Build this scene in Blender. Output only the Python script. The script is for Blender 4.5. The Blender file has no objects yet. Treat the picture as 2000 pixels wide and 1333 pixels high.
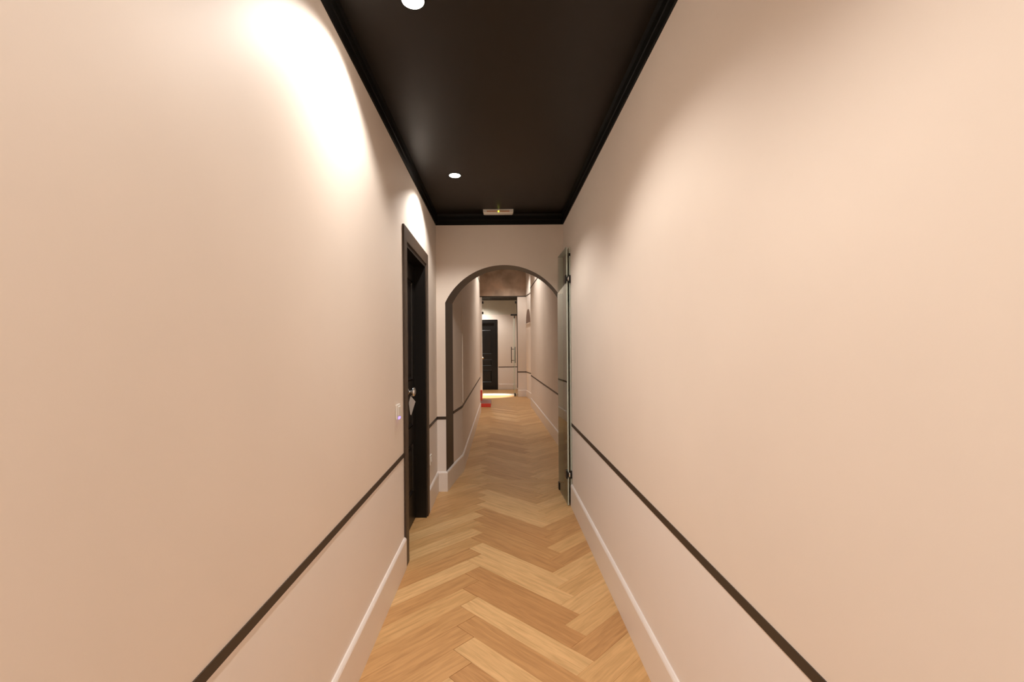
import bpy, bmesh, math, random
from mathutils import Vector, Matrix
random.seed(7)
S = bpy.context.scene
C = S.collection
PI = math.pi
H = 1.357            # camera height

# ------------------------------------------------------------------ camera
cam = bpy.data.cameras.new('camera')
cam.sensor_width = 36.0
cam.lens = 900.0 / 2000.0 * 36.0
cam.shift_x = 25.0 / 2000.0
cam.shift_y = 16.5 / 2000.0
cam.clip_start = 0.02
co = bpy.data.objects.new('camera', cam)
C.objects.link(co)
co.matrix_world = (Matrix.Translation((0, 0, H)) @ Matrix.Rotation(math.radians(90), 4, 'X')
                   @ Matrix.Rotation(math.radians(-0.42), 4, 'Z'))
S.camera = co

# ------------------------------------------------------------------ world, exposure
w = bpy.data.worlds.new('world')
S.world = w
w.use_nodes = True
w.node_tree.nodes['Background'].inputs[0].default_value = (1.0, 0.86, 0.72, 1)
w.node_tree.nodes['Background'].inputs[1].default_value = 0.02
vs = S.view_settings
vs.view_transform = 'Standard'
vs.look = 'None'
vs.gamma = 1.0
vs.use_curve_mapping = False
vs.exposure = 0.70
LAMP_COL = (1.0, 0.945, 0.88)
# downlights: x, y, ceiling z, watts, spot angle
LAMPS = [
    (-0.31, 1.706, 2.654, 43, 133, 'near lit round ceiling downlight above the left wall before the black door'),
    (-0.32, 3.42, 2.654, 43, 133, 'small lit round ceiling downlight above the near black door'),
    (-0.31, -0.01, 2.654, 43, 133, 'lit round ceiling downlight directly over the viewpoint'),
    (-0.31, -1.72, 2.654, 43, 133, 'lit round ceiling downlight at the start of the corridor'),
    (0.30, 9.1, 3.70, 95, 120, 'round downlight in the high ceiling beyond the arch'),
    (0.30, 12.3, 3.70, 55, 120, 'round downlight in the high ceiling just before the far glass door'),
    (-0.66, 14.9, 3.02, 75, 146, 'round downlight over the far black door'),
    (-0.31, 13.55, 3.02, 600, 31, 'round downlight just inside the far glass door'),
]

# ------------------------------------------------------------------ materials
def srgb(r, g, b):
    def f(c):
        c /= 255.0
        return c / 12.92 if c <= 0.04045 else ((c + 0.055) / 1.055) ** 2.4
    return (f(r), f(g), f(b), 1.0)

def mat(name, col, rough=0.5, metal=0.0, spec=0.5, noise=0.0, nscale=8.0, bump=0.0, bscale=200.0,
        emit=None, estr=0.0):
    m = bpy.data.materials.new(name)
    m.use_nodes = True
    nt = m.node_tree
    b = nt.nodes['Principled BSDF']
    b.inputs['Base Color'].default_value = col
    b.inputs['Roughness'].default_value = rough
    b.inputs['Metallic'].default_value = metal
    b.inputs['Specular IOR Level'].default_value = spec
    tc = nt.nodes.new('ShaderNodeTexCoord')
    if noise > 0:
        n = nt.nodes.new('ShaderNodeTexNoise')
        n.inputs['Scale'].default_value = nscale
        n.inputs['Detail'].default_value = 5
        nt.links.new(tc.outputs['Object'], n.inputs['Vector'])
        r = nt.nodes.new('ShaderNodeValToRGB')
        r.color_ramp.elements[0].position = 0.3
        r.color_ramp.elements[1].position = 0.7
        r.color_ramp.elements[0].color = [c * (1 - noise) for c in col[:3]] + [1]
        r.color_ramp.elements[1].color = [min(1, c * (1 + noise)) for c in col[:3]] + [1]
        nt.links.new(n.outputs['Fac'], r.inputs['Fac'])
        nt.links.new(r.outputs['Color'], b.inputs['Base Color'])
    if bump > 0:
        n2 = nt.nodes.new('ShaderNodeTexNoise')
        n2.inputs['Scale'].default_value = bscale
        n2.inputs['Detail'].default_value = 3
        nt.links.new(tc.outputs['Object'], n2.inputs['Vector'])
        bp = nt.nodes.new('ShaderNodeBump')
        bp.inputs['Strength'].default_value = bump
        bp.inputs['Distance'].default_value = 0.002
        nt.links.new(n2.outputs['Fac'], bp.inputs['Height'])
        nt.links.new(bp.outputs['Normal'], b.inputs['Normal'])
    if emit:
        b.inputs['Emission Color'].default_value = emit
        b.inputs['Emission Strength'].default_value = estr
    return m

M = {}
M['beige'] = mat('beige_paint', srgb(238, 225, 213), 0.6, spec=0.3, noise=0.012, nscale=3, bump=0.04)
M['pink'] = mat('pale_pink_paint', srgb(243, 235, 230), 0.5, spec=0.35, noise=0.01, nscale=3, bump=0.03)
M['skirt'] = mat('skirting_lacquer', srgb(243, 235, 230), 0.35, spec=0.45)
M['stripe'] = mat('dark_brown_paint', srgb(62, 50, 40), 0.5, spec=0.4)
M['archband'] = mat('arch_band_paint', srgb(56, 46, 34), 0.45, spec=0.4)
M['ceil'] = mat('black_satin_ceiling', srgb(23, 17, 12), 0.42, spec=0.35, noise=0.05, nscale=4)
M['cornice'] = mat('black_cornice', srgb(9, 8, 7), 0.5, spec=0.2)
M['door'] = mat('black_door_lacquer', srgb(19, 16, 14), 0.4, spec=0.4)
M['casing'] = mat('brown_black_casing', srgb(70, 57, 47), 0.45, spec=0.4)
M['chrome'] = mat('chrome', (0.8, 0.8, 0.8, 1), 0.12, metal=1.0)
M['brass'] = mat('pale_brass', (0.85, 0.72, 0.5, 1), 0.2, metal=1.0)
M['white'] = mat('white_plastic', srgb(232, 226, 218), 0.35)
M['paper'] = mat('tag_card', srgb(244, 234, 226), 0.6, noise=0.03, nscale=30)
M['black'] = mat('black_hardware', srgb(14, 13, 12), 0.35)
M['bronze'] = mat('dark_bronze', srgb(84, 62, 46), 0.35, metal=0.6)
M['red'] = mat('red_lacquer', srgb(240, 84, 72), 0.4)
M['greyred'] = mat('grey_red_top', srgb(150, 105, 95), 0.5)
M['concrete'] = mat('raw_concrete', srgb(186, 162, 142), 0.85, spec=0.2, noise=0.36, nscale=2.4, bump=0.2, bscale=40)
M['darkceil'] = mat('dark_ceiling', srgb(48, 42, 38), 0.7)
M['half_moon'] = mat('brown_half_moon', srgb(120, 92, 76), 0.6)  # even brown of the flat half-moon on the far right wall
M['stone'] = mat('pale_stone', srgb(225, 210, 192), 0.4, noise=0.05, nscale=20)
M['subfloor'] = mat('dark_joint', srgb(108, 76, 45), 0.7)
M['lens'] = mat('lamp_lens', (1, 1, 1, 1), 0.4, emit=(1.0, 0.88, 0.74, 1), estr=25.0)
M['led'] = mat('green_led', (0.5, 0.6, 0.05, 1), 0.4, emit=(0.75, 0.85, 0.05, 1), estr=1.2)
M['amber'] = mat('amber_print', srgb(214, 160, 128), 0.5)
M['violet'] = mat('violet_led', (0.2, 0.15, 0.9, 1), 0.4, emit=(0.30, 0.20, 1.0, 1), estr=1.5)

def glass_mat(name, tint, edge=False):
    m = bpy.data.materials.new(name)
    m.use_nodes = True
    nt = m.node_tree
    nt.nodes.clear()
    out = nt.nodes.new('ShaderNodeOutputMaterial')
    tr = nt.nodes.new('ShaderNodeBsdfTransparent')
    tr.inputs[0].default_value = tint
    gl = nt.nodes.new('ShaderNodeBsdfGlossy')
    gl.inputs['Roughness'].default_value = 0.02
    gl.inputs[0].default_value = (0.92, 0.97, 0.94, 1)
    fr = nt.nodes.new('ShaderNodeFresnel')
    fr.inputs[0].default_value = 1.5
    mx = nt.nodes.new('ShaderNodeMixShader')
    nt.links.new(fr.outputs[0], mx.inputs[0])
    nt.links.new(tr.outputs[0], mx.inputs[1])
    nt.links.new(gl.outputs[0], mx.inputs[2])
    if edge:
        df = nt.nodes.new('ShaderNodeBsdfPrincipled')
        df.inputs['Base Color'].default_value = srgb(222, 233, 222)
        df.inputs['Roughness'].default_value = 0.25
        mx2 = nt.nodes.new('ShaderNodeMixShader')
        mx2.inputs[0].default_value = 0.85
        nt.links.new(mx.outputs[0], mx2.inputs[1])
        nt.links.new(df.outputs[0], mx2.inputs[2])
        nt.links.new(mx2.outputs[0], out.inputs[0])
    else:
        nt.links.new(mx.outputs[0], out.inputs[0])
    return m
M['glass'] = glass_mat('clear_glass', (0.93, 0.97, 0.95, 1))
M['glassedge'] = glass_mat('green_glass_edge', (0.75, 0.88, 0.80, 1), True)

def wood_mat():
    m = bpy.data.materials.new('oak_plank')
    m.use_nodes = True
    nt = m.node_tree
    N, L = nt.nodes, nt.links
    b = N['Principled BSDF']
    b.inputs['Roughness'].default_value = 0.42
    b.inputs['Specular IOR Level'].default_value = 0.4
    tc = N.new('ShaderNodeTexCoord')
    oi = N.new('ShaderNodeObjectInfo')
    # offset grain per plank
    off = N.new('ShaderNodeVectorMath'); off.operation = 'MULTIPLY_ADD'
    cmb = N.new('ShaderNodeCombineXYZ')
    for k in range(3):
        L.new(oi.outputs['Random'], cmb.inputs[k])
    off.inputs[1].default_value = (37.0, 53.0, 11.0)
    L.new(cmb.outputs[0], off.inputs[0])
    L.new(tc.outputs['Object'], off.inputs[2])
    mp = N.new('ShaderNodeMapping')
    mp.inputs['Scale'].default_value = (2.2, 26.0, 1.0)
    L.new(off.outputs[0], mp.inputs['Vector'])
    n1 = N.new('ShaderNodeTexNoise')
    n1.inputs['Scale'].default_value = 2.0; n1.inputs['Detail'].default_value = 6; n1.inputs['Distortion'].default_value = 0.6
    L.new(mp.outputs[0], n1.inputs['Vector'])
    mp2 = N.new('ShaderNodeMapping')
    mp2.inputs['Scale'].default_value = (7.0, 160.0, 1.0)
    L.new(off.outputs[0], mp2.inputs['Vector'])
    n2 = N.new('ShaderNodeTexNoise')
    n2.inputs['Scale'].default_value = 2.0; n2.inputs['Detail'].default_value = 3
    L.new(mp2.outputs[0], n2.inputs['Vector'])
    ramp = N.new('ShaderNodeValToRGB')          # tone of the whole plank
    e = ramp.color_ramp.elements
    e[0].position = 0.0; e[0].color = srgb(198, 148, 96)
    e[1].position = 1.0; e[1].color = srgb(229, 188, 134)
    e2 = ramp.color_ramp.elements.new(0.35); e2.color = srgb(209, 162, 108)
    e3 = ramp.color_ramp.elements.new(0.7); e3.color = srgb(218, 174, 119)
    sc = N.new('ShaderNodeSeparateColor')
    L.new(oi.outputs['Color'], sc.inputs[0]); L.new(sc.outputs[0], ramp.inputs['Fac'])
    gr = N.new('ShaderNodeValToRGB')
    gr.color_ramp.elements[0].position = 0.3; gr.color_ramp.elements[0].color = (0.76, 0.71, 0.64, 1)
    gr.color_ramp.elements[1].position = 0.62; gr.color_ramp.elements[1].color = (1.05, 1.05, 1.05, 1)
    L.new(n1.outputs['Fac'], gr.inputs['Fac'])
    gr2 = N.new('ShaderNodeValToRGB')
    gr2.color_ramp.elements[0].position = 0.3; gr2.color_ramp.elements[0].color = (0.86, 0.84, 0.80, 1)
    gr2.color_ramp.elements[1].position = 0.6; gr2.color_ramp.elements[1].color = (1.03, 1.03, 1.03, 1)
    L.new(n2.outputs['Fac'], gr2.inputs['Fac'])
    m1 = N.new('ShaderNodeMixRGB'); m1.blend_type = 'MULTIPLY'; m1.inputs[0].default_value = 0.8
    L.new(ramp.outputs[0], m1.inputs[1]); L.new(gr.outputs[0], m1.inputs[2])
    m2 = N.new('ShaderNodeMixRGB'); m2.blend_type = 'MULTIPLY'; m2.inputs[0].default_value = 0.6
    L.new(m1.outputs[0], m2.inputs[1]); L.new(gr2.outputs[0], m2.inputs[2])
    L.new(m2.outputs[0], b.inputs['Base Color'])
    bp = N.new('ShaderNodeBump'); bp.inputs['Strength'].default_value = 0.08; bp.inputs['Distance'].default_value = 0.001
    L.new(n2.outputs['Fac'], bp.inputs['Height'])
    L.new(bp.outputs[0], b.inputs['Normal'])
    return m
M['wood'] = wood_mat()

# ------------------------------------------------------------------ helpers
def obj(name, bm, mats, parent=None, loc=None, smooth=False):
    me = bpy.data.meshes.new(name)
    bmesh.ops.recalc_face_normals(bm, faces=bm.faces[:])
    bm.to_mesh(me)
    bm.free()
    if smooth:
        for p in me.polygons:
            p.use_smooth = True
    for k in (mats if isinstance(mats, (list, tuple)) else [mats]):
        me.materials.append(M[k])
    o = bpy.data.objects.new(name, me)
    C.objects.link(o)
    if parent:
        o.parent = parent
    if loc:
        o.location = loc
    return o

def tag(o, label, cat, group=None, kind=None):
    o['label'] = label
    o['category'] = cat
    if group:
        o['group'] = group
    if kind:
        o['kind'] = kind
    return o

def struct(name, bm, mats, label, cat):
    return tag(obj(name, bm, mats), label, cat, kind='structure')

def thing(name, label, cat, loc=(0, 0, 0), group=None):
    o = bpy.data.objects.new(name, None)
    o.empty_display_size = 0.1
    C.objects.link(o)
    o.location = loc
    return tag(o, label, cat, group)

def box(bm, x0, x1, y0, y1, z0, z1, mi=0, bev=0.0):
    g = bmesh.ops.create_cube(bm, size=1.0)
    vs_ = g['verts']
    for v in vs_:
        v.co = Vector(((x0 + x1) / 2 + v.co.x * (x1 - x0), (y0 + y1) / 2 + v.co.y * (y1 - y0), (z0 + z1) / 2 + v.co.z * (z1 - z0)))
    fs = set(f for v in vs_ for f in v.link_faces)
    for f in fs:
        f.material_index = mi
    if bev > 0:
        es = set(e for v in vs_ for e in v.link_edges)
        bmesh.ops.bevel(bm, geom=list(es), offset=bev, segments=2, affect='EDGES', profile=0.5)

def bbox(*a, **k):
    bm = bmesh.new()
    box(bm, *a, **k)
    return bm

def lathe(bm, prof, origin, axis, seg=28, mi=0):
    """prof: (radius, height) pairs revolved around axis through origin"""
    ax = Vector(axis).normalized()
    t = Vector((0, 0, 1)) if abs(ax.z) < 0.9 else Vector((1, 0, 0))
    u = ax.cross(t).normalized()
    v = ax.cross(u)
    rings = []
    for r, h in prof:
        ring = []
        for k in range(seg):
            a = 2 * PI * k / seg
            ring.append(bm.verts.new(Vector(origin) + ax * h + (u * math.cos(a) + v * math.sin(a)) * max(r, 1e-4)))
        rings.append(ring)
    for a, b in zip(rings[:-1], rings[1:]):
        for k in range(seg):
            f = bm.faces.new((a[k], a[(k + 1) % seg], b[(k + 1) % seg], b[k]))
            f.material_index = mi
            f.smooth = True
    for ring in (rings[0], rings[-1]):
        bm.faces.new(ring).material_index = mi

def prism(bm, poly, z0, z1, mi=0):
    """vertical prism over a plan polygon; z0/z1 may be lists (one per corner)"""
    n = len(poly)
    Z0 = z0 if isinstance(z0, (list, tuple)) else [z0] * n
    Z1 = z1 if isinstance(z1, (list, tuple)) else [z1] * n
    lo = [bm.verts.new((p[0], p[1], Z0[i])) for i, p in enumerate(poly)]
    hi = [bm.verts.new((p[0], p[1], Z1[i])) for i, p in enumerate(poly)]
    fs = [bm.faces.new(lo), bm.faces.new(hi)]
    for i in range(n):
        j = (i + 1) % n
        fs.append(bm.faces.new((lo[i], lo[j], hi[j], hi[i])))
    for f in fs:
        f.material_index = mi

def offset_poly(pts, d):
    """offset an open plan polyline to its left by d (mitred)"""
    out = []
    n = len(pts)
    nor = []
    for i in range(n - 1):
        t = (Vector(pts[i + 1][:2]) - Vector(pts[i][:2])).normalized()
        nor.append(Vector((-t.y, t.x)))
    for i in range(n):
        if i == 0:
            m = nor[0]
        elif i == n - 1:
            m = nor[-1]
        else:
            m = (nor[i - 1] + nor[i])
            m = m / m.dot(nor[i]) if abs(m.dot(nor[i])) > 1e-6 else nor[i]
        out.append(Vector(pts[i][:2]) + m * d)
    return out

def profile_run(bm, pts, prof, mi=0):
    """sweep profile [(offset from wall, z)] along plan polyline pts (x, y[, dz]); offset goes left of travel"""
    rows = []
    for (d, z) in prof:
        op = offset_poly(pts, d)
        rows.append([bm.verts.new((op[i].x, op[i].y, z + (pts[i][2] if len(pts[i]) > 2 else 0.0))) for i in range(len(pts))])
    n = len(prof)
    for a in range(n):
        b = (a + 1) % n
        for i in range(len(pts) - 1):
            f = bm.faces.new((rows[a][i], rows[a][i + 1], rows[b][i + 1], rows[b][i]))
            f.material_index = mi
    bm.faces.new([rows[a][0] for a in range(n)]).material_index = mi
    bm.faces.new([rows[a][-1] for a in range(n)]).material_index = mi

SK = [(0.0, 0.0), (0.015, 0.0), (0.015, 0.176), (0.012, 0.183), (0.006, 0.19), (0.0, 0.19)]
ST = [(0.0, -0.0135), (0.003, -0.0135), (0.003, 0.0135), (0.0, 0.0135)]

def skirting(name, pts, label):
    bm = bmesh.new()
    profile_run(bm, pts, SK)
    return struct(name, bm, 'skirt', label, 'skirting')

def stripe(name, pts, label, prof=ST):
    bm = bmesh.new()
    profile_run(bm, pts, prof)
    return struct(name, bm, 'stripe', label, 'wall stripe')

# ------------------------------------------------------------------ plan
XL, XR = -0.60, 0.622
YE = 4.42          # arch wall
YA = 4.74          # back of arch
YB = -3.0
ZC = 2.654         # black ceiling
ZD = 0.703         # dado stripe
D0, D1, DH = 2.96, 3.755, 2.06      # left door opening

# floor base
bm = bmesh.new()
box(bm, -1.6, 1.7, YB - 0.1, 15.9, -0.10, -0.0125)
floor = struct('floor', bm, 'subfloor', 'oak herringbone floor running the length of the corridor', 'floor')

# wall left with door opening
bm = bmesh.new()
for (a, b) in ((YB, D0), (D1, YE)):
    box(bm, XL - 0.2, XL, a, b, 0.0, ZD, 1)
    box(bm, XL - 0.2, XL, a, b, ZD, ZC + 0.1, 0)
box(bm, XL - 0.2, XL, D0, D1, DH, ZC + 0.1, 0)
struct('wall_left', bm, ['beige', 'pink'], 'long beige left wall with a pale lower part and the near black door', 'wall')
bm = bmesh.new()
box(bm, XR, XR + 0.15, YB, YE, 0.0, ZD, 1)
box(bm, XR, XR + 0.15, YB, YE, ZD, ZC + 0.1, 0)
struct('wall_right', bm, ['beige', 'pink'], 'long blank beige right wall with a pale lower part', 'wall')
bm = bmesh.new()
box(bm, XL, XR, YB - 0.12, YB, 0.0, ZD, 1)
box(bm, XL, XR, YB - 0.12, YB, ZD, ZC + 0.1, 0)
struct('wall_back', bm, ['beige', 'pink'], 'beige wall closing the corridor behind the viewpoint', 'wall')
struct('ceiling', bbox(XL, XR, YB, YE, ZC, ZC + 0.1), 'ceil', 'black satin ceiling with recessed downlights', 'ceiling')

# black cornice strip
bm = bmesh.new()
CP = [(0.0, 2.552), (0.005, 2.552), (0.007, 2.556), (0.007, 2.595), (0.010, 2.600), (0.010, 2.635), (0.014, 2.645), (0.018, ZC), (0.0, ZC)]
profile_run(bm, [(XR, YB), (XR, YE), (XL, YE), (XL, YB)], CP)
struct('trim_1', bm, 'cornice', 'black moulded cornice strip around the top of the near corridor walls', 'cornice')

# arch wall
def arc_outline(xl, xr, zs, za, n=40):
    c = (xl + xr) / 2; hw = (xr - xl) / 2; s = za - zs
    R = (hw * hw + s * s) / (2 * s); cz = za - R
    a0 = math.asin(hw / R)
    return [(c + R * math.sin(-a0 + 2 * a0 * k / n), cz + R * math.cos(-a0 + 2 * a0 * k / n)) for k in range(n + 1)]
FA = arc_outline(-0.515, 0.616, 1.81, 2.167)
BA = arc_outline(-0.477, 0.63, 1.83, 2.18)
bm = bmesh.new()
def ngon(pts, mi):
    f = bm.faces.new([bm.verts.new(p) for p in pts])
    f.material_index = mi
# front face: pier halves, upper spandrel as quads to the top edge
def face_side(A, y, x0, x1, ztop, lowmi):
    xl, xr = A[0][0], A[-1][0]
    zs = A[0][1]
    for (a, b) in ((x0, xl), (xr, x1)):
        ngon([(a, y, 0), (b, y, 0), (b, y, ZD), (a, y, ZD)], lowmi)
        ngon([(a, y, ZD), (b, y, ZD), (b, y, zs), (a, y, zs)], 0)
        ngon([(a, y, zs), (b, y, zs), (b, y, ztop), (a, y, ztop)], 0)
    for p, q in zip(A[:-1], A[1:]):
        ngon([(p[0], y, p[1]), (q[0], y, q[1]), (q[0], y, ztop), (p[0], y, ztop)], 0)
face_side(FA, YE, XL - 0.02, XR + 0.02, ZC + 0.1, 1)
face_side(BA, YA, -0.62, 1.0, 3.75, 1)
FO = [(FA[0][0], 0.0)] + FA + [(FA[-1][0], 0.0)]
BO = [(BA[0][0], 0.0)] + BA + [(BA[-1][0], 0.0)]
for i in range(len(FO) - 1):
    ngon([(FO[i][0], YE, FO[i][1]), (FO[i + 1][0], YE, FO[i + 1][1]), (BO[i + 1][0], YA, BO[i + 1][1]), (BO[i][0], YA, BO[i][1])], 2)
# closing top between the two faces
ngon([(XL - 0.02, YE, ZC + 0.1), (XR + 0.02, YE, ZC + 0.1), (1.0, YA, 3.75), (-0.62, YA, 3.75)], 0)
bmesh.ops.remove_doubles(bm, verts=bm.verts[:], dist=1e-5)
struct('wall_arch', bm, ['beige', 'pink', 'archband'], 'beige cross wall with a round-headed opening lined in dark brown', 'wall')

# second corridor
PL = [(-0.477, YA), (-0.417, 5.15), (-0.42, 10.1), (-0.56, 10.1), (-0.56, 13.2)]
PR = [(0.63, YA), (0.862, YA), (0.83, 6.64), (0.757, 11.03), (0.85, 11.03), (0.845, 12.3), (0.775, 13.2)]
YF = 13.2
def poly_wall(bm, pts, side, z0, z1, th, mi):
    o = offset_poly(pts, side * th)
    for i in range(len(pts) - 1):
        a, b, c, d = pts[i][:2], pts[i + 1][:2], o[i + 1], o[i]
        prism(bm, [a, b, (c.x, c.y), (d.x, d.y)], z0, z1, mi)
bm = bmesh.new()
poly_wall(bm, PL, 1, 0, ZD + 0.02, 0.14, 1)
poly_wall(bm, PL, 1, ZD + 0.02, 2.84, 0.14, 0)
poly_wall(bm, PL, 1, 2.84, 3.75, 0.14, 0)
struct('wall_left_passage', bm, ['beige', 'pink'], 'beige left wall of the passage beyond the arch', 'wall')
bm = bmesh.new()
poly_wall(bm, PR[1:], -1, 0, ZD + 0.01, 0.14, 1)
poly_wall(bm, PR[1:], -1, ZD + 0.01, 2.84, 0.14, 0)
poly_wall(bm, PR[1:], -1, 2.84, 3.75, 0.14, 0)
struct('wall_right_passage', bm, ['beige', 'pink'], 'beige right wall of the passage beyond the arch', 'wall')
struct('ceiling_passage', bbox(-0.75, 1.05, YA, YF, 3.75, 3.85), 'darkceil', 'high dark ceiling of the passage beyond the arch', 'ceiling')
# end wall with the glass door opening
GX0, GX1 = -0.49, 0.53
bm = bmesh.new()
for (a, b) in ((-0.72, GX0), (GX1, 1.0)):
    box(bm, a, b, YF, YF + 0.14, 0, 0.70, 1)
    box(bm, a, b, YF, YF + 0.14, 0.70, 2.88, 0)
struct('wall_far', bm, ['beige', 'pink'], 'narrow beige wall pieces either side of the far glass door', 'wall')
struct('wall_concrete', bbox(-0.72, 1.0, YF, YF + 0.16, 2.88, 3.80), 'concrete', 'raw mottled concrete lintel wall above the far glass door', 'wall')
# far room
YR = 15.6
bm = bmesh.new()
FX0, FX1, FH = -0.94, -0.14, 2.28
for (a, b) in ((-1.5, FX0), (FX1, 1.6)):
    box(bm, a, b, YR, YR + 0.2, 0, 0.755, 1)
    box(bm, a, b, YR, YR + 0.2, 0.755, 3.1, 0)
box(bm, FX0, FX1, YR, YR + 0.2, FH, 3.1, 0)
struct('wall_far_room', bm, ['beige', 'pink'], 'beige wall of the far room behind the glass door', 'wall')
bm = bmesh.new()
box(bm, -1.6, -1.5, YF + 0.14, YR, 0, 3.1)
struct('wall_far_room_left', bm, 'beige', 'left side wall of the far room', 'wall')
bm = bmesh.new()
box(bm, 1.6, 1.7, YF + 0.14, YR, 0, 3.1)
struct('wall_far_room_right', bm, 'beige', 'right side wall of the far room', 'wall')
bm = bmesh.new()
box(bm, -1.5, -0.72, YF + 0.02, YF + 0.14, 0, 3.1)
box(bm, 1.0, 1.6, YF + 0.02, YF + 0.14, 0, 3.1)
struct('wall_far_room_front', bm, 'beige', 'inner side of the wall around the far glass door', 'wall')
struct('ceiling_far_room', bbox(-1.5, 1.6, YF + 0.16, YR, 3.02, 3.12), 'darkceil', 'dark ceiling of the far room', 'ceiling')

# ------------------------------------------------------------------ herringbone planks
W_, L_ = 0.125, 0.75
R2 = math.sqrt(2.0)
STEP = W_ * R2
AX, AY = -0.129, 2.882
GAP = 0.0007

def clip(poly, edges):
    """Sutherland-Hodgman; edges = [(px,py,nx,ny)] keep n.(p-P) >= 0"""
    for (px, py, nx, ny) in edges:
        out = []
        for i in range(len(poly)):
            a, b = poly[i], poly[(i + 1) % len(poly)]
            da = (a[0] - px) * nx + (a[1] - py) * ny
            db = (b[0] - px) * nx + (b[1] - py) * ny
            if da >= 0:
                out.append(a)
            if (da >= 0) != (db >= 0):
                t = da / (da - db)
                out.append((a[0] + (b[0] - a[0]) * t, a[1] + (b[1] - a[1]) * t))
        poly = out
        if len(poly) < 3:
            return []
    return poly

def area(p):
    return abs(sum(p[i][0] * p[(i + 1) % len(p)][1] - p[(i + 1) % len(p)][0] * p[i][1] for i in range(len(p)))) / 2

def convex_edges(q):
    # q counter-clockwise
    e = []
    for i in range(len(q)):
        a, b = q[i], q[(i + 1) % len(q)]
        e.append((a[0], a[1], -(b[1] - a[1]), b[0] - a[0]))
    return e

def add_plank(corners, ang, zone, thick=0.012, tone=0.5):
    p = clip(corners, convex_edges(zone))
    if not p or area(p) < 0.0006:
        return
    cx = sum(c[0] for c in corners) / 4; cy = sum(c[1] for c in corners) / 4
    ca, sa = math.cos(-ang), math.sin(-ang)
    loc = [((x - cx) * ca - (y - cy) * sa, (x - cx) * sa + (y - cy) * ca) for x, y in p]
    # drop near-duplicate points
    q = []
    for c in loc:
        if not q or (abs(c[0] - q[-1][0]) + abs(c[1] - q[-1][1])) > 1e-4:
            q.append(c)
    if len(q) > 2 and abs(q[0][0] - q[-1][0]) + abs(q[0][1] - q[-1][1]) < 1e-4:
        q.pop()
    if len(q) < 3:
        return
    mx = sum(c[0] for c in q) / len(q); my = sum(c[1] for c in q) / len(q)
    def inset(c, d):
        v = Vector((mx - c[0], my - c[1])); l = v.length
        return (c[0] + v.x / l * d, c[1] + v.y / l * d) if l > d else c
    bm = bmesh.new()
    top = [bm.verts.new((*inset(c, 0.0022), 0.0)) for c in q]
    mid = [bm.verts.new((*inset(c, GAP), -0.0012)) for c in q]
    bot = [bm.verts.new((*inset(c, GAP), -thick)) for c in q]
    bm.faces.new(top)
    n = len(q)
    for i in range(n):
        j = (i + 1) % n
        bm.faces.new((mid[i], mid[j], top[j], top[i]))
        bm.faces.new((bot[i], bot[j], mid[j], mid[i]))
    o = obj('plank', bm, 'wood', floor)
    o.location = (cx, cy, 0.0)
    o.rotation_euler = (0, 0, ang)
    o.color = (tone, tone, tone, 1)

# tones of single planks as seen in the photograph (0 dark, 1 light), by row
TONES = {-6: .9, -5: .15, -4: .95, -3: .2, -2: 1.0, -1: .05, 0: .05, 1: .95, 2: 1.0, 3: .1, 4: .2, 5: .05, 6: .1, 7: .95, 8: .85, 9: .9, 10: .3}
LTONES = {-4: .3, -3: .35, -2: .7, -1: .25, 0: 1.0, 1: .2, 2: .45, 3: .9, 4: .55, 5: .95, 6: .5, 7: .3}
RTONES = {-2: .15, -1: .75, 0: .9, 1: .7, 2: .85, 3: .15, 4: .7, 5: .2, 6: .25}

def herringbone(zone):
    ys = [p[1] for p in zone]
    k0 = int((min(ys) - 1.4 - AY) / STEP); k1 = int((max(ys) + 1.4 - AY) / STEP)
    w2, l2 = W_ / R2, L_ / R2
    for k in range(k0, k1 + 1):
        y = AY + k * STEP
        for col in (-1, 0, 1):
            ox = col * 2 * l2
            # falling plank: apex, tip, then along (1,-1)
            a = (AX + ox, y); t = (a[0] - w2, y - w2)
            add_plank([t, (t[0] + l2, t[1] - l2), (a[0] + l2, a[1] - l2), a], -PI / 4, zone, tone=TONES.get(k, random.choice((0.1, 0.3, 0.45, 0.7, 0.95))) if col == 0 else random.random())
            # rising plank ending at the apex
            u = (AX - w2 + ox, y + w2)
            add_plank([(a[0] - l2, a[1] - l2), a, u, (u[0] - l2, u[1] - l2)], PI / 4, zone, tone=LTONES.get(k, random.uniform(0.25, 0.85)) if col == 0 else RTONES.get(k, random.uniform(0.3, 0.9)))

herringbone([(-0.70, 0.3), (XR, 0.3), (XR, 4.655), (-0.70, 4.655)])
herringbone([(-0.50, 4.80), (0.862, 4.80), (0.83, 6.64), (0.757, 11.03), (-0.49, 11.03)])
add_plank([(-0.53, 4.658), (0.64, 4.658), (0.64, 4.797), (-0.53, 4.797)], 0.0, [(-0.53, 4.6), (0.64, 4.6), (0.64, 4.9), (-0.53, 4.9)])
# floor farther off and behind the viewpoint, too small or out of view: continuous boards
bm = bmesh.new()
box(bm, XL, XR, YB, 0.298, -0.012, 0.0)
obj('board_field', bm, 'wood', floor).color = (.5, .5, .5, 1)
bm = bmesh.new()
for k in range(38):
    y = 11.032 + k * 0.125
    if y + 0.123 < YR:
        box(bm, -1.5, 1.6, y, y + 0.123, -0.012, 0.0)
o = obj('board_field', bm, 'wood', floor)
o.color = (.5, .5, .5, 1)
o['kind'] = 'stuff'
struct('trim_threshold', bbox(GX0, GX1, 13.55, 14.15, 0.0005, 0.006), 'stone', 'pale stone threshold strip under the far glass door', 'threshold')

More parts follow.
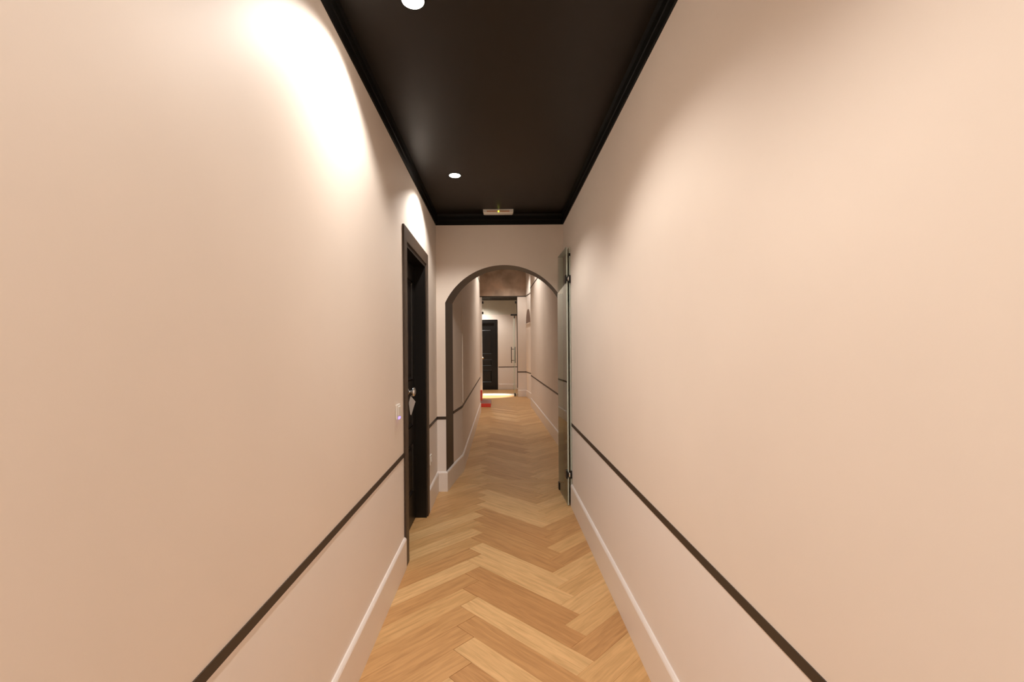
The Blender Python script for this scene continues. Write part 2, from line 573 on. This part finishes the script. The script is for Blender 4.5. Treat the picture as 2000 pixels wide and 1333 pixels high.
# ------------------------------------------------------------------ skirting and stripes
CW = 0.088      # casing width
skirting('baseboard_left', [(XL, D0 - CW), (XL, YB)][::-1][::-1], 'pale skirting along the left wall up to the near black door')
skirting('baseboard_arch', [(-0.477, YA), (-0.515, YE), (XL, YE), (XL, D1 + CW)], 'pale skirting between the near black door and the arch reveal')
skirting('baseboard_right', [(XR, YB), (XR, 3.975)], 'pale skirting along the long right wall')
skirting('baseboard_passage_left', [(p[0], p[1]) for p in PL[::-1]], 'pale skirting along the left wall beyond the arch')
skirting('baseboard_passage_right', [(p[0], p[1]) for p in PR[1:]] + [(GX1, YF)], 'pale skirting along the right wall beyond the arch')
skirting('baseboard_far', [(1.59, YR), (FX1 + 0.12, YR)], 'pale skirting of the far room wall')
stripe('trim_2', [(XL, D0 - CW, ZD), (XL, YB, ZD)], 'dark brown stripe along the left wall before the near black door')
stripe('trim_3', [(-0.515, YE, ZD), (XL, YE, ZD), (XL, D1 + CW, ZD)], 'short dark brown stripe between the near black door and the arch')
stripe('trim_4', [(XR, YB, ZD), (XR, YE, ZD)], 'dark brown stripe along the right wall')
stripe('trim_5', [(-0.56, 13.19, 0.70), (-0.56, 10.1, 0.75), (-0.42, 10.1, 0.75), (-0.417, 5.15, 0.722), (-0.477, YA, 0.712)], 'dark brown stripe on the left wall beyond the arch')
stripe('trim_6', [(0.862, YA, 0.71), (0.83, 6.64, 0.713), (0.757, 11.03, 0.728), (0.85, 11.03, 0.70), (0.845, 12.3, 0.705), (0.775, 13.2, 0.707), (GX1, YF, 0.707)], 'dark brown stripe on the right wall beyond the arch')
stripe('trim_7', [(1.59, YR, 0.762), (FX1 + 0.11, YR, 0.762)], 'dark brown stripe on the far room wall')
stripe('trim_8', [(-0.56, 10.1, 2.83), (-0.42, 10.1, 2.83), (-0.417, 5.15, 2.79), (-0.477, YA, 2.79)], 'thin dark line high on the left wall beyond the arch')
stripe('trim_9', [(0.862, YA, 2.76), (0.83, 6.64, 2.77), (0.757, 11.03, 2.82), (0.85, 11.03, 2.82), (0.845, 12.3, 2.86), (0.775, 13.2, 2.875), (-0.55, YF, 2.875)], 'thin dark line high on the right wall and under the concrete lintel')

# ------------------------------------------------------------------ panelled doors
def panel_door(root, width, height, panels, knob_mat, tagged):
    """door in local frame: width along +x from 0, face towards -y at y=0 is the wall plane; leaf recessed to y=0.085"""
    rec = 0.085
    # casing (three pieces)
    def casing(pts_box):
        b_ = bmesh.new()
        x0, x1, z0, z1 = pts_box
        box(b_, x0, x1, -0.013, 0.0, z0, z1, 0, 0.003)
        return obj('casing', b_, 'casing' if tagged else 'door', root)
    casing((-CW, 0.004, 0.0, height))
    casing((width - 0.004, width + CW, 0.0, height))
    casing((-CW, width + CW, height - 0.004, height + CW))
    for (x0, x1) in ((0.0, 0.03), (width - 0.03, width)):
        b_ = bmesh.new()
        box(b_, x0, x1, -0.004, 0.15, 0.0, height)
        obj('jamb', b_, 'door', root)
    b_ = bmesh.new()
    box(b_, 0.03, width - 0.03, -0.004, 0.15, height - 0.03, height)
    obj('head_jamb', b_, 'door', root)
    b_ = bmesh.new()
    box(b_, 0.03, width - 0.03, 0.135, 0.15, 0.0, height - 0.03)   # shuts the opening behind the leaf
    obj('back_board', b_, 'door', root)
    # leaf
    x0, x1, z0, z1 = 0.032, width - 0.032, 0.006, height - 0.033
    leaf = obj('leaf', bbox(x0, x1, rec + 0.012, rec + 0.045, z0, z1), 'door', root)
    st = 0.085
    px0, px1 = x0 + st, x1 - st
    b_ = bmesh.new()
    box(b_, x0, px0, rec, rec + 0.012, z0, z1)
    box(b_, px1, x1, rec, rec + 0.012, z0, z1)
    zs = [z0] + [v for p in panels for v in p] + [z1]
    for i in range(0, len(zs), 2):
        box(b_, px0, px1, rec, rec + 0.012, zs[i], zs[i + 1])
    obj('stile_frame', b_, 'door', leaf)
    for (a, c) in panels:
        b_ = bmesh.new()
        # raised field with sloping moulding
        o4 = [(px0 + 0.003, a + 0.003), (px1 - 0.003, a + 0.003), (px1 - 0.003, c - 0.003), (px0 + 0.003, c - 0.003)]
        cxx, czz = (px0 + px1) / 2, (a + c) / 2
        def ring(d, y):
            return [b_.verts.new((x + (d if x < cxx else -d), y, z + (d if z < czz else -d))) for x, z in o4]
        rs = [ring(0, rec + 0.004), ring(0.008, rec - 0.003), ring(0.018, rec + 0.006), ring(0.03, rec + 0.010), ring(0.045, rec + 0.004)]
        for r0, r1 in zip(rs[:-1], rs[1:]):
            for i in range(4):
                j = (i + 1) % 4
                b_.faces.new((r0[i], r0[j], r1[j], r1[i]))
        b_.faces.new(rs[-1])
        bk = ring(0, rec + 0.0119)
        for i in range(4):
            j = (i + 1) % 4
            b_.faces.new((rs[0][i], rs[0][j], bk[j], bk[i]))
        b_.faces.new(bk)
        obj('door_panel', b_, 'door', leaf)
    return leaf, rec

root = thing('panelled_door', 'black panelled door in a dark brown frame on the near left wall', 'door', (XL, D0, 0.0))
root.rotation_euler = (0, 0, PI / 2)        # local x -> +Y, local -y -> +X
leaf, rec = panel_door(root, D1 - D0, DH, [(0.24, 0.63), (0.76, 0.97), (1.12, 1.90)], 'chrome', True)
kx, kz = 3.435 - D0, 1.045
bm = bmesh.new()
lathe(bm, [(0.026, 0.0), (0.026, 0.004), (0.020, 0.008), (0.010, 0.012), (0.009, 0.022), (0.014, 0.026), (0.027, 0.030), (0.035, 0.039), (0.035, 0.046), (0.028, 0.055), (0.012, 0.060), (0.0, 0.061)], (kx, rec, kz), (0, -1, 0))
obj('knob', bm, 'chrome', root)

far_root = thing('panelled_door', 'far black panelled door seen through the glass door at the corridor end', 'door', (FX0, YR, 0.0))
leaf, rec2 = panel_door(far_root, FX1 - FX0, FH, [(0.24, 0.66), (0.80, 1.02), (1.20, 2.05)], 'brass', False)
bm = bmesh.new()
lathe(bm, [(0.04, 0.0), (0.04, 0.006), (0.016, 0.012), (0.014, 0.03), (0.04, 0.045), (0.045, 0.06), (0.035, 0.075), (0.0, 0.082)], (0.385, rec2, 1.066), (0, -1, 0))
obj('knob', bm, 'brass', far_root)

# kite-shaped tag hanging from the knob
tg = thing('door_tag', 'pale kite-shaped card tag hanging from the near door knob', 'tag', (XL - rec + 0.020, 3.435, kz))
bm = bmesh.new()
kite = [(-0.001, -0.030), (0.034, -0.072), (0.030, -0.082), (0.001, -0.172), (-0.008, -0.169), (-0.017, -0.100), (-0.018, -0.078), (-0.006, -0.034)]
th = 0.0011
fr = [bm.verts.new((0.006 + p[0], -th - 0.3 * p[0], p[1])) for p in kite]
bk = [bm.verts.new((0.006 + p[0], th - 0.3 * p[0], p[1])) for p in kite]
bm.faces.new(fr); bm.faces.new(bk)
for i in range(len(kite)):
    j = (i + 1) % len(kite)
    bm.faces.new((fr[i], fr[j], bk[j], bk[i]))
obj('card', bm, 'paper', tg)
bm = bmesh.new()
seg = 20
prev = None
for k in range(seg + 1):      # string loop round the knob neck
    a = 2 * PI * k / seg
    c = Vector((0.008, 0.0115 * math.sin(a), -0.010 + 0.022 * math.cos(a)))
    ring = [bm.verts.new(c + Vector((0.0011 * math.cos(b), 0.0011 * math.sin(b) * math.sin(a), 0.0011 * math.sin(b) * math.cos(a)))) for b in (0, 2.1, 4.2)]
    if prev:
        for i in range(3):
            bm.faces.new((prev[i], prev[(i + 1) % 3], ring[(i + 1) % 3], ring[i]))
    prev = ring
obj('string', bm, 'paper', tg)

# ------------------------------------------------------------------ wall switch with violet glow, low socket
sw = thing('light_switch', 'white wall switch with a violet glow below it beside the near black door', 'switch', (XL, 2.695, 0.998))
bm = bmesh.new(); box(bm, 0.0, 0.011, -0.043, 0.043, -0.043, 0.043, 0, 0.004)
obj('cover_plate', bm, 'white', sw)
bm = bmesh.new(); box(bm, 0.009, 0.017, -0.028, 0.028, -0.024, 0.032, 0, 0.003)
obj('rocker', bm, 'white', sw)
bm = bmesh.new(); box(bm, 0.008, 0.0165, -0.016, 0.020, -0.043, -0.030, 0, 0.002)
obj('indicator_light', bm, 'violet', sw)
so = thing('power_socket', 'small pale power socket low on the wall between the near door and the arch', 'socket', (XL, 3.955, 0.415))
bm = bmesh.new(); box(bm, 0.0, 0.010, -0.042, 0.042, -0.042, 0.042, 0, 0.004)
obj('cover_plate', bm, 'white', so)
bm = bmesh.new(); lathe(bm, [(0.024, 0.0), (0.024, 0.004), (0.019, 0.004), (0.019, 0.0015), (0.0, 0.0015)], (0.009, 0, 0), (1, 0, 0), 20)
obj('socket_well', bm, 'white', so)

# ------------------------------------------------------------------ near frameless glass door
gd = thing('glass_door', 'frameless greenish glass door leaf folded back against the right wall before the arch', 'glass door', (0.589, 3.98, 0.006))
ga = math.atan2(-(0.572 - 0.589), 0.48)      # leaf heads away, slightly to the left
gd.rotation_euler = (0, 0, ga)
GH = 2.232
obj('pane', bbox(-0.005, 0.005, 0.004, 0.476, 0.004, GH - 0.004), 'glass', gd)
for nm, a in (('near', (-0.005, 0.005, 0.0, 0.004, 0.0, GH)), ('far', (-0.005, 0.005, 0.476, 0.48, 0.0, GH)),
              ('top', (-0.005, 0.005, 0.004, 0.476, GH - 0.004, GH)), ('low', (-0.005, 0.005, 0.004, 0.476, 0.0, 0.004))):
    obj('polished_edge', bbox(*a), 'glassedge', gd)
for z in (0.265, 1.955):
    hg = obj('hinge', bbox(-0.019, -0.0052, -0.010, 0.045, z - 0.034, z + 0.034, bev=0.002), 'black', gd)
    obj('hinge_plate', bbox(0.0052, 0.012, -0.010, 0.045, z - 0.034, z + 0.034, bev=0.002), 'black', hg)
    obj('knuckle', bbox(-0.005, 0.005, -0.010, -0.0005, z - 0.018, z + 0.018, bev=0.002), 'black', hg)
    bm = bmesh.new(); lathe(bm, [(0.007, -0.016), (0.007, 0.020)], (0.008, -0.017, z), (0, 0, 1), 16)
    obj('barrel', bm, 'chrome', hg)
obj('floor_lock', bbox(-0.012, 0.012, 0.43, 0.481, 0.001, 0.070, bev=0.002), 'black', gd)
gs = thing('glass_side_panel', 'narrow fixed glass panel standing between the folded glass door and the right wall', 'glass panel', (0.6145, 3.985, 0.004))
obj('pane', bbox(-0.004, 0.004, 0.004, 0.40, 0.0, GH), 'glass', gs)
obj('polished_edge', bbox(-0.004, 0.004, 0.0, 0.0039, 0.0, GH + 0.004), 'glassedge', gs)
for z in (0.267, 1.957):
    obj('hinge_plate', bbox(-0.0062, 0.0062, -0.012, -0.0004, z - 0.034, z + 0.034, bev=0.002), 'black', gs)
obj('clamp', bbox(-0.007, 0.006, -0.004, 0.02, GH - 0.075, GH - 0.05, bev=0.002), 'black', gs)
obj('foot', bbox(-0.008, -0.004, 0.0, 0.02, 0.0, 0.03), 'bronze', gs)

# ------------------------------------------------------------------ emergency light on the ceiling
em = thing('emergency_light', 'slim white emergency light with a yellow-green indicator on the black ceiling', 'emergency light', (0.0, 4.26, ZC))
bm = bmesh.new()
hx = 0.14
sec = [(-0.0, 0.0, 1.0), (0.0, -0.026, 1.0), (0.012, -0.036, 0.93), (0.058, -0.036, 0.93), (0.07, -0.026, 1.0), (0.07, 0.0, 1.0)]
lf = [bm.verts.new((-hx * k, y, z)) for y, z, k in sec]
rt = [bm.verts.new((hx * k, y, z)) for y, z, k in sec]
bm.faces.new(lf); bm.faces.new(rt)
for i in range(len(sec)):
    j = (i + 1) % len(sec)
    bm.faces.new((lf[i], lf[j], rt[j], rt[i]))
obj('housing', bm, 'white', em)
obj('diffuser', bbox(-0.105, 0.105, -0.002, 0.0005, -0.024, -0.012), 'amber', em)
bm = bmesh.new(); lathe(bm, [(0.008, 0.0), (0.008, 0.003), (0.0, 0.005)], (0.003, -0.001, -0.02), (0, -1, 0), 14)
obj('indicator_light', bm, 'led', em)

# ------------------------------------------------------------------ downlights
for (x, y, z, wt, ang, lab) in LAMPS:
    d = thing('ceiling_downlight', lab, 'downlight', (x, y, z), 'recessed round downlights')
    bm = bmesh.new()
    lathe(bm, [(0.048, 0.0), (0.048, -0.003), (0.043, -0.004), (0.041, -0.002), (0.041, 0.0)], (0, 0, 0), (0, 0, 1), 32)
    obj('trim_ring', bm, 'cornice', d)
    bm = bmesh.new()
    lathe(bm, [(0.040, -0.0015), (0.040, -0.0045), (0.0, -0.0055)], (0, 0, 0), (0, 0, 1), 32)
    obj('lens', bm, 'lens', d)
    ld = bpy.data.lights.new('downlight_beam', 'SPOT')
    ld.energy = wt
    ld.color = LAMP_COL
    ld.spot_size = math.radians(ang)
    ld.spot_blend = 0.42 if wt == 43 else 0.6
    ld.shadow_soft_size = 0.03
    lo = bpy.data.objects.new('downlight_beam', ld)
    C.objects.link(lo)
    lo.parent = d
    lo.location = (0, 0, -0.012)

# ------------------------------------------------------------------ far glass door
tp = thing('glass_transom', 'fixed glass pane with black clamps above the far glass door', 'glass panel', (0.0, YF + 0.05, 0.0))
obj('pane', bbox(GX0 + 0.005, GX1 - 0.02, -0.005, 0.005, 2.36, 2.868), 'glass', tp)
for (x, z) in ((GX0 + 0.025, 2.71), (GX0 + 0.025, 2.41), (GX1 - 0.045, 2.71)):
    obj('clamp', bbox(x - 0.022, x + 0.022, -0.02, 0.02, z - 0.035, z + 0.035, bev=0.004), 'black', tp)
obj('patch_fitting', bbox(0.335, GX1 - 0.02, -0.022, 0.022, 2.325, 2.37, bev=0.003), 'black', tp)
ch = struct('trim_10', bbox(GX1 - 0.018, GX1, YF + 0.02, YF + 0.09, 0.25, 2.875), 'casing', 'dark vertical channel at the right side of the far glass door', 'door jamb')
fd = thing('glass_door', 'far frameless glass door standing open with a long bar handle', 'glass door', (0.445, YF + 0.05, 0.012))
fd.rotation_euler = (0, 0, math.radians(1.2))
obj('pane', bbox(-0.005, 0.005, 0.006, 0.88, 0.0, 2.30), 'glass', fd)
obj('polished_edge', bbox(-0.006, 0.006, 0.0, 0.006, 0.0, 2.30), 'glassedge', fd)
obj('top_patch', bbox(-0.014, 0.014, 0.0, 0.05, 2.235, 2.31, bev=0.003), 'black', fd)
obj('bottom_patch', bbox(-0.018, 0.018, -0.004, 0.10, 0.0, 0.08, bev=0.003), 'black', fd)
for s in (-1, 1):
    bm = bmesh.new()
    lathe(bm, [(0.013, 0.93), (0.013, 1.42)], (s * 0.055, 0.80, 0), (0, 0, 1), 14)
    hb = obj('handle_bar', bm, 'bronze', fd)
    for z in (1.01, 1.35):
        bm = bmesh.new()
        lathe(bm, [(0.009, 0.006), (0.009, 0.055)], (0, 0.80, z), (s, 0, 0), 12)
        obj('standoff', bm, 'bronze', hb)

# ------------------------------------------------------------------ red stand by the far door
rs = thing('red_stand', 'low red-fronted stand on the floor where the far left wall ends', 'stand', (-0.36, 10.85, 0.0))
bm = bmesh.new(); box(bm, -0.16, 0.155, 0.0, 0.02, 0.001, 0.084, 0, 0.004)
obj('front_panel', bm, 'red', rs)
bm = bmesh.new(); box(bm, -0.16, 0.15, 0.02, 0.92, 0.001, 0.080, 0, 0.004)
obj('base', bm, 'greyred', rs)
bm = bmesh.new(); box(bm, -0.125, -0.075, 0.70, 0.90, 0.081, 0.33, 0, 0.004)
obj('upright', bm, 'red', rs)

# flat dark brown half-moon set on the far right wall, no hollow behind
hm = thing('wall_half_moon', 'flat dark half-moon shape high on the far right wall', 'half_moon', (0.81, 12.75, 2.08))
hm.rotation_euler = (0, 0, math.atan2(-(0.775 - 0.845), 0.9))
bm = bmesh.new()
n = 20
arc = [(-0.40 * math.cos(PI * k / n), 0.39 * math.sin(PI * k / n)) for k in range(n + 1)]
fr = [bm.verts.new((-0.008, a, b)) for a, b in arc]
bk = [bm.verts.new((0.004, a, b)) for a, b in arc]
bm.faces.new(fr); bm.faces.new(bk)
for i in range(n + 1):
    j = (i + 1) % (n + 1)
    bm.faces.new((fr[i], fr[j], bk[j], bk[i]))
obj('half_moon_face', bm, 'half_moon', hm)
bm = bmesh.new()
box(bm, -0.03, 0.0, -0.42, 0.42, -0.025, -0.001, 0, 0.004)
obj('ledge', bm, 'beige', hm)

# flush door in the left wall of the passage
fl = bmesh.new()
prism(fl, [(-0.4172, 5.19), (-0.4176, 6.28), (-0.4096, 6.28), (-0.4092, 5.19)], 0.765, 1.83)
struct('door_2', fl, 'beige', 'flush painted panel on the left wall just beyond the arch', 'wall panel')
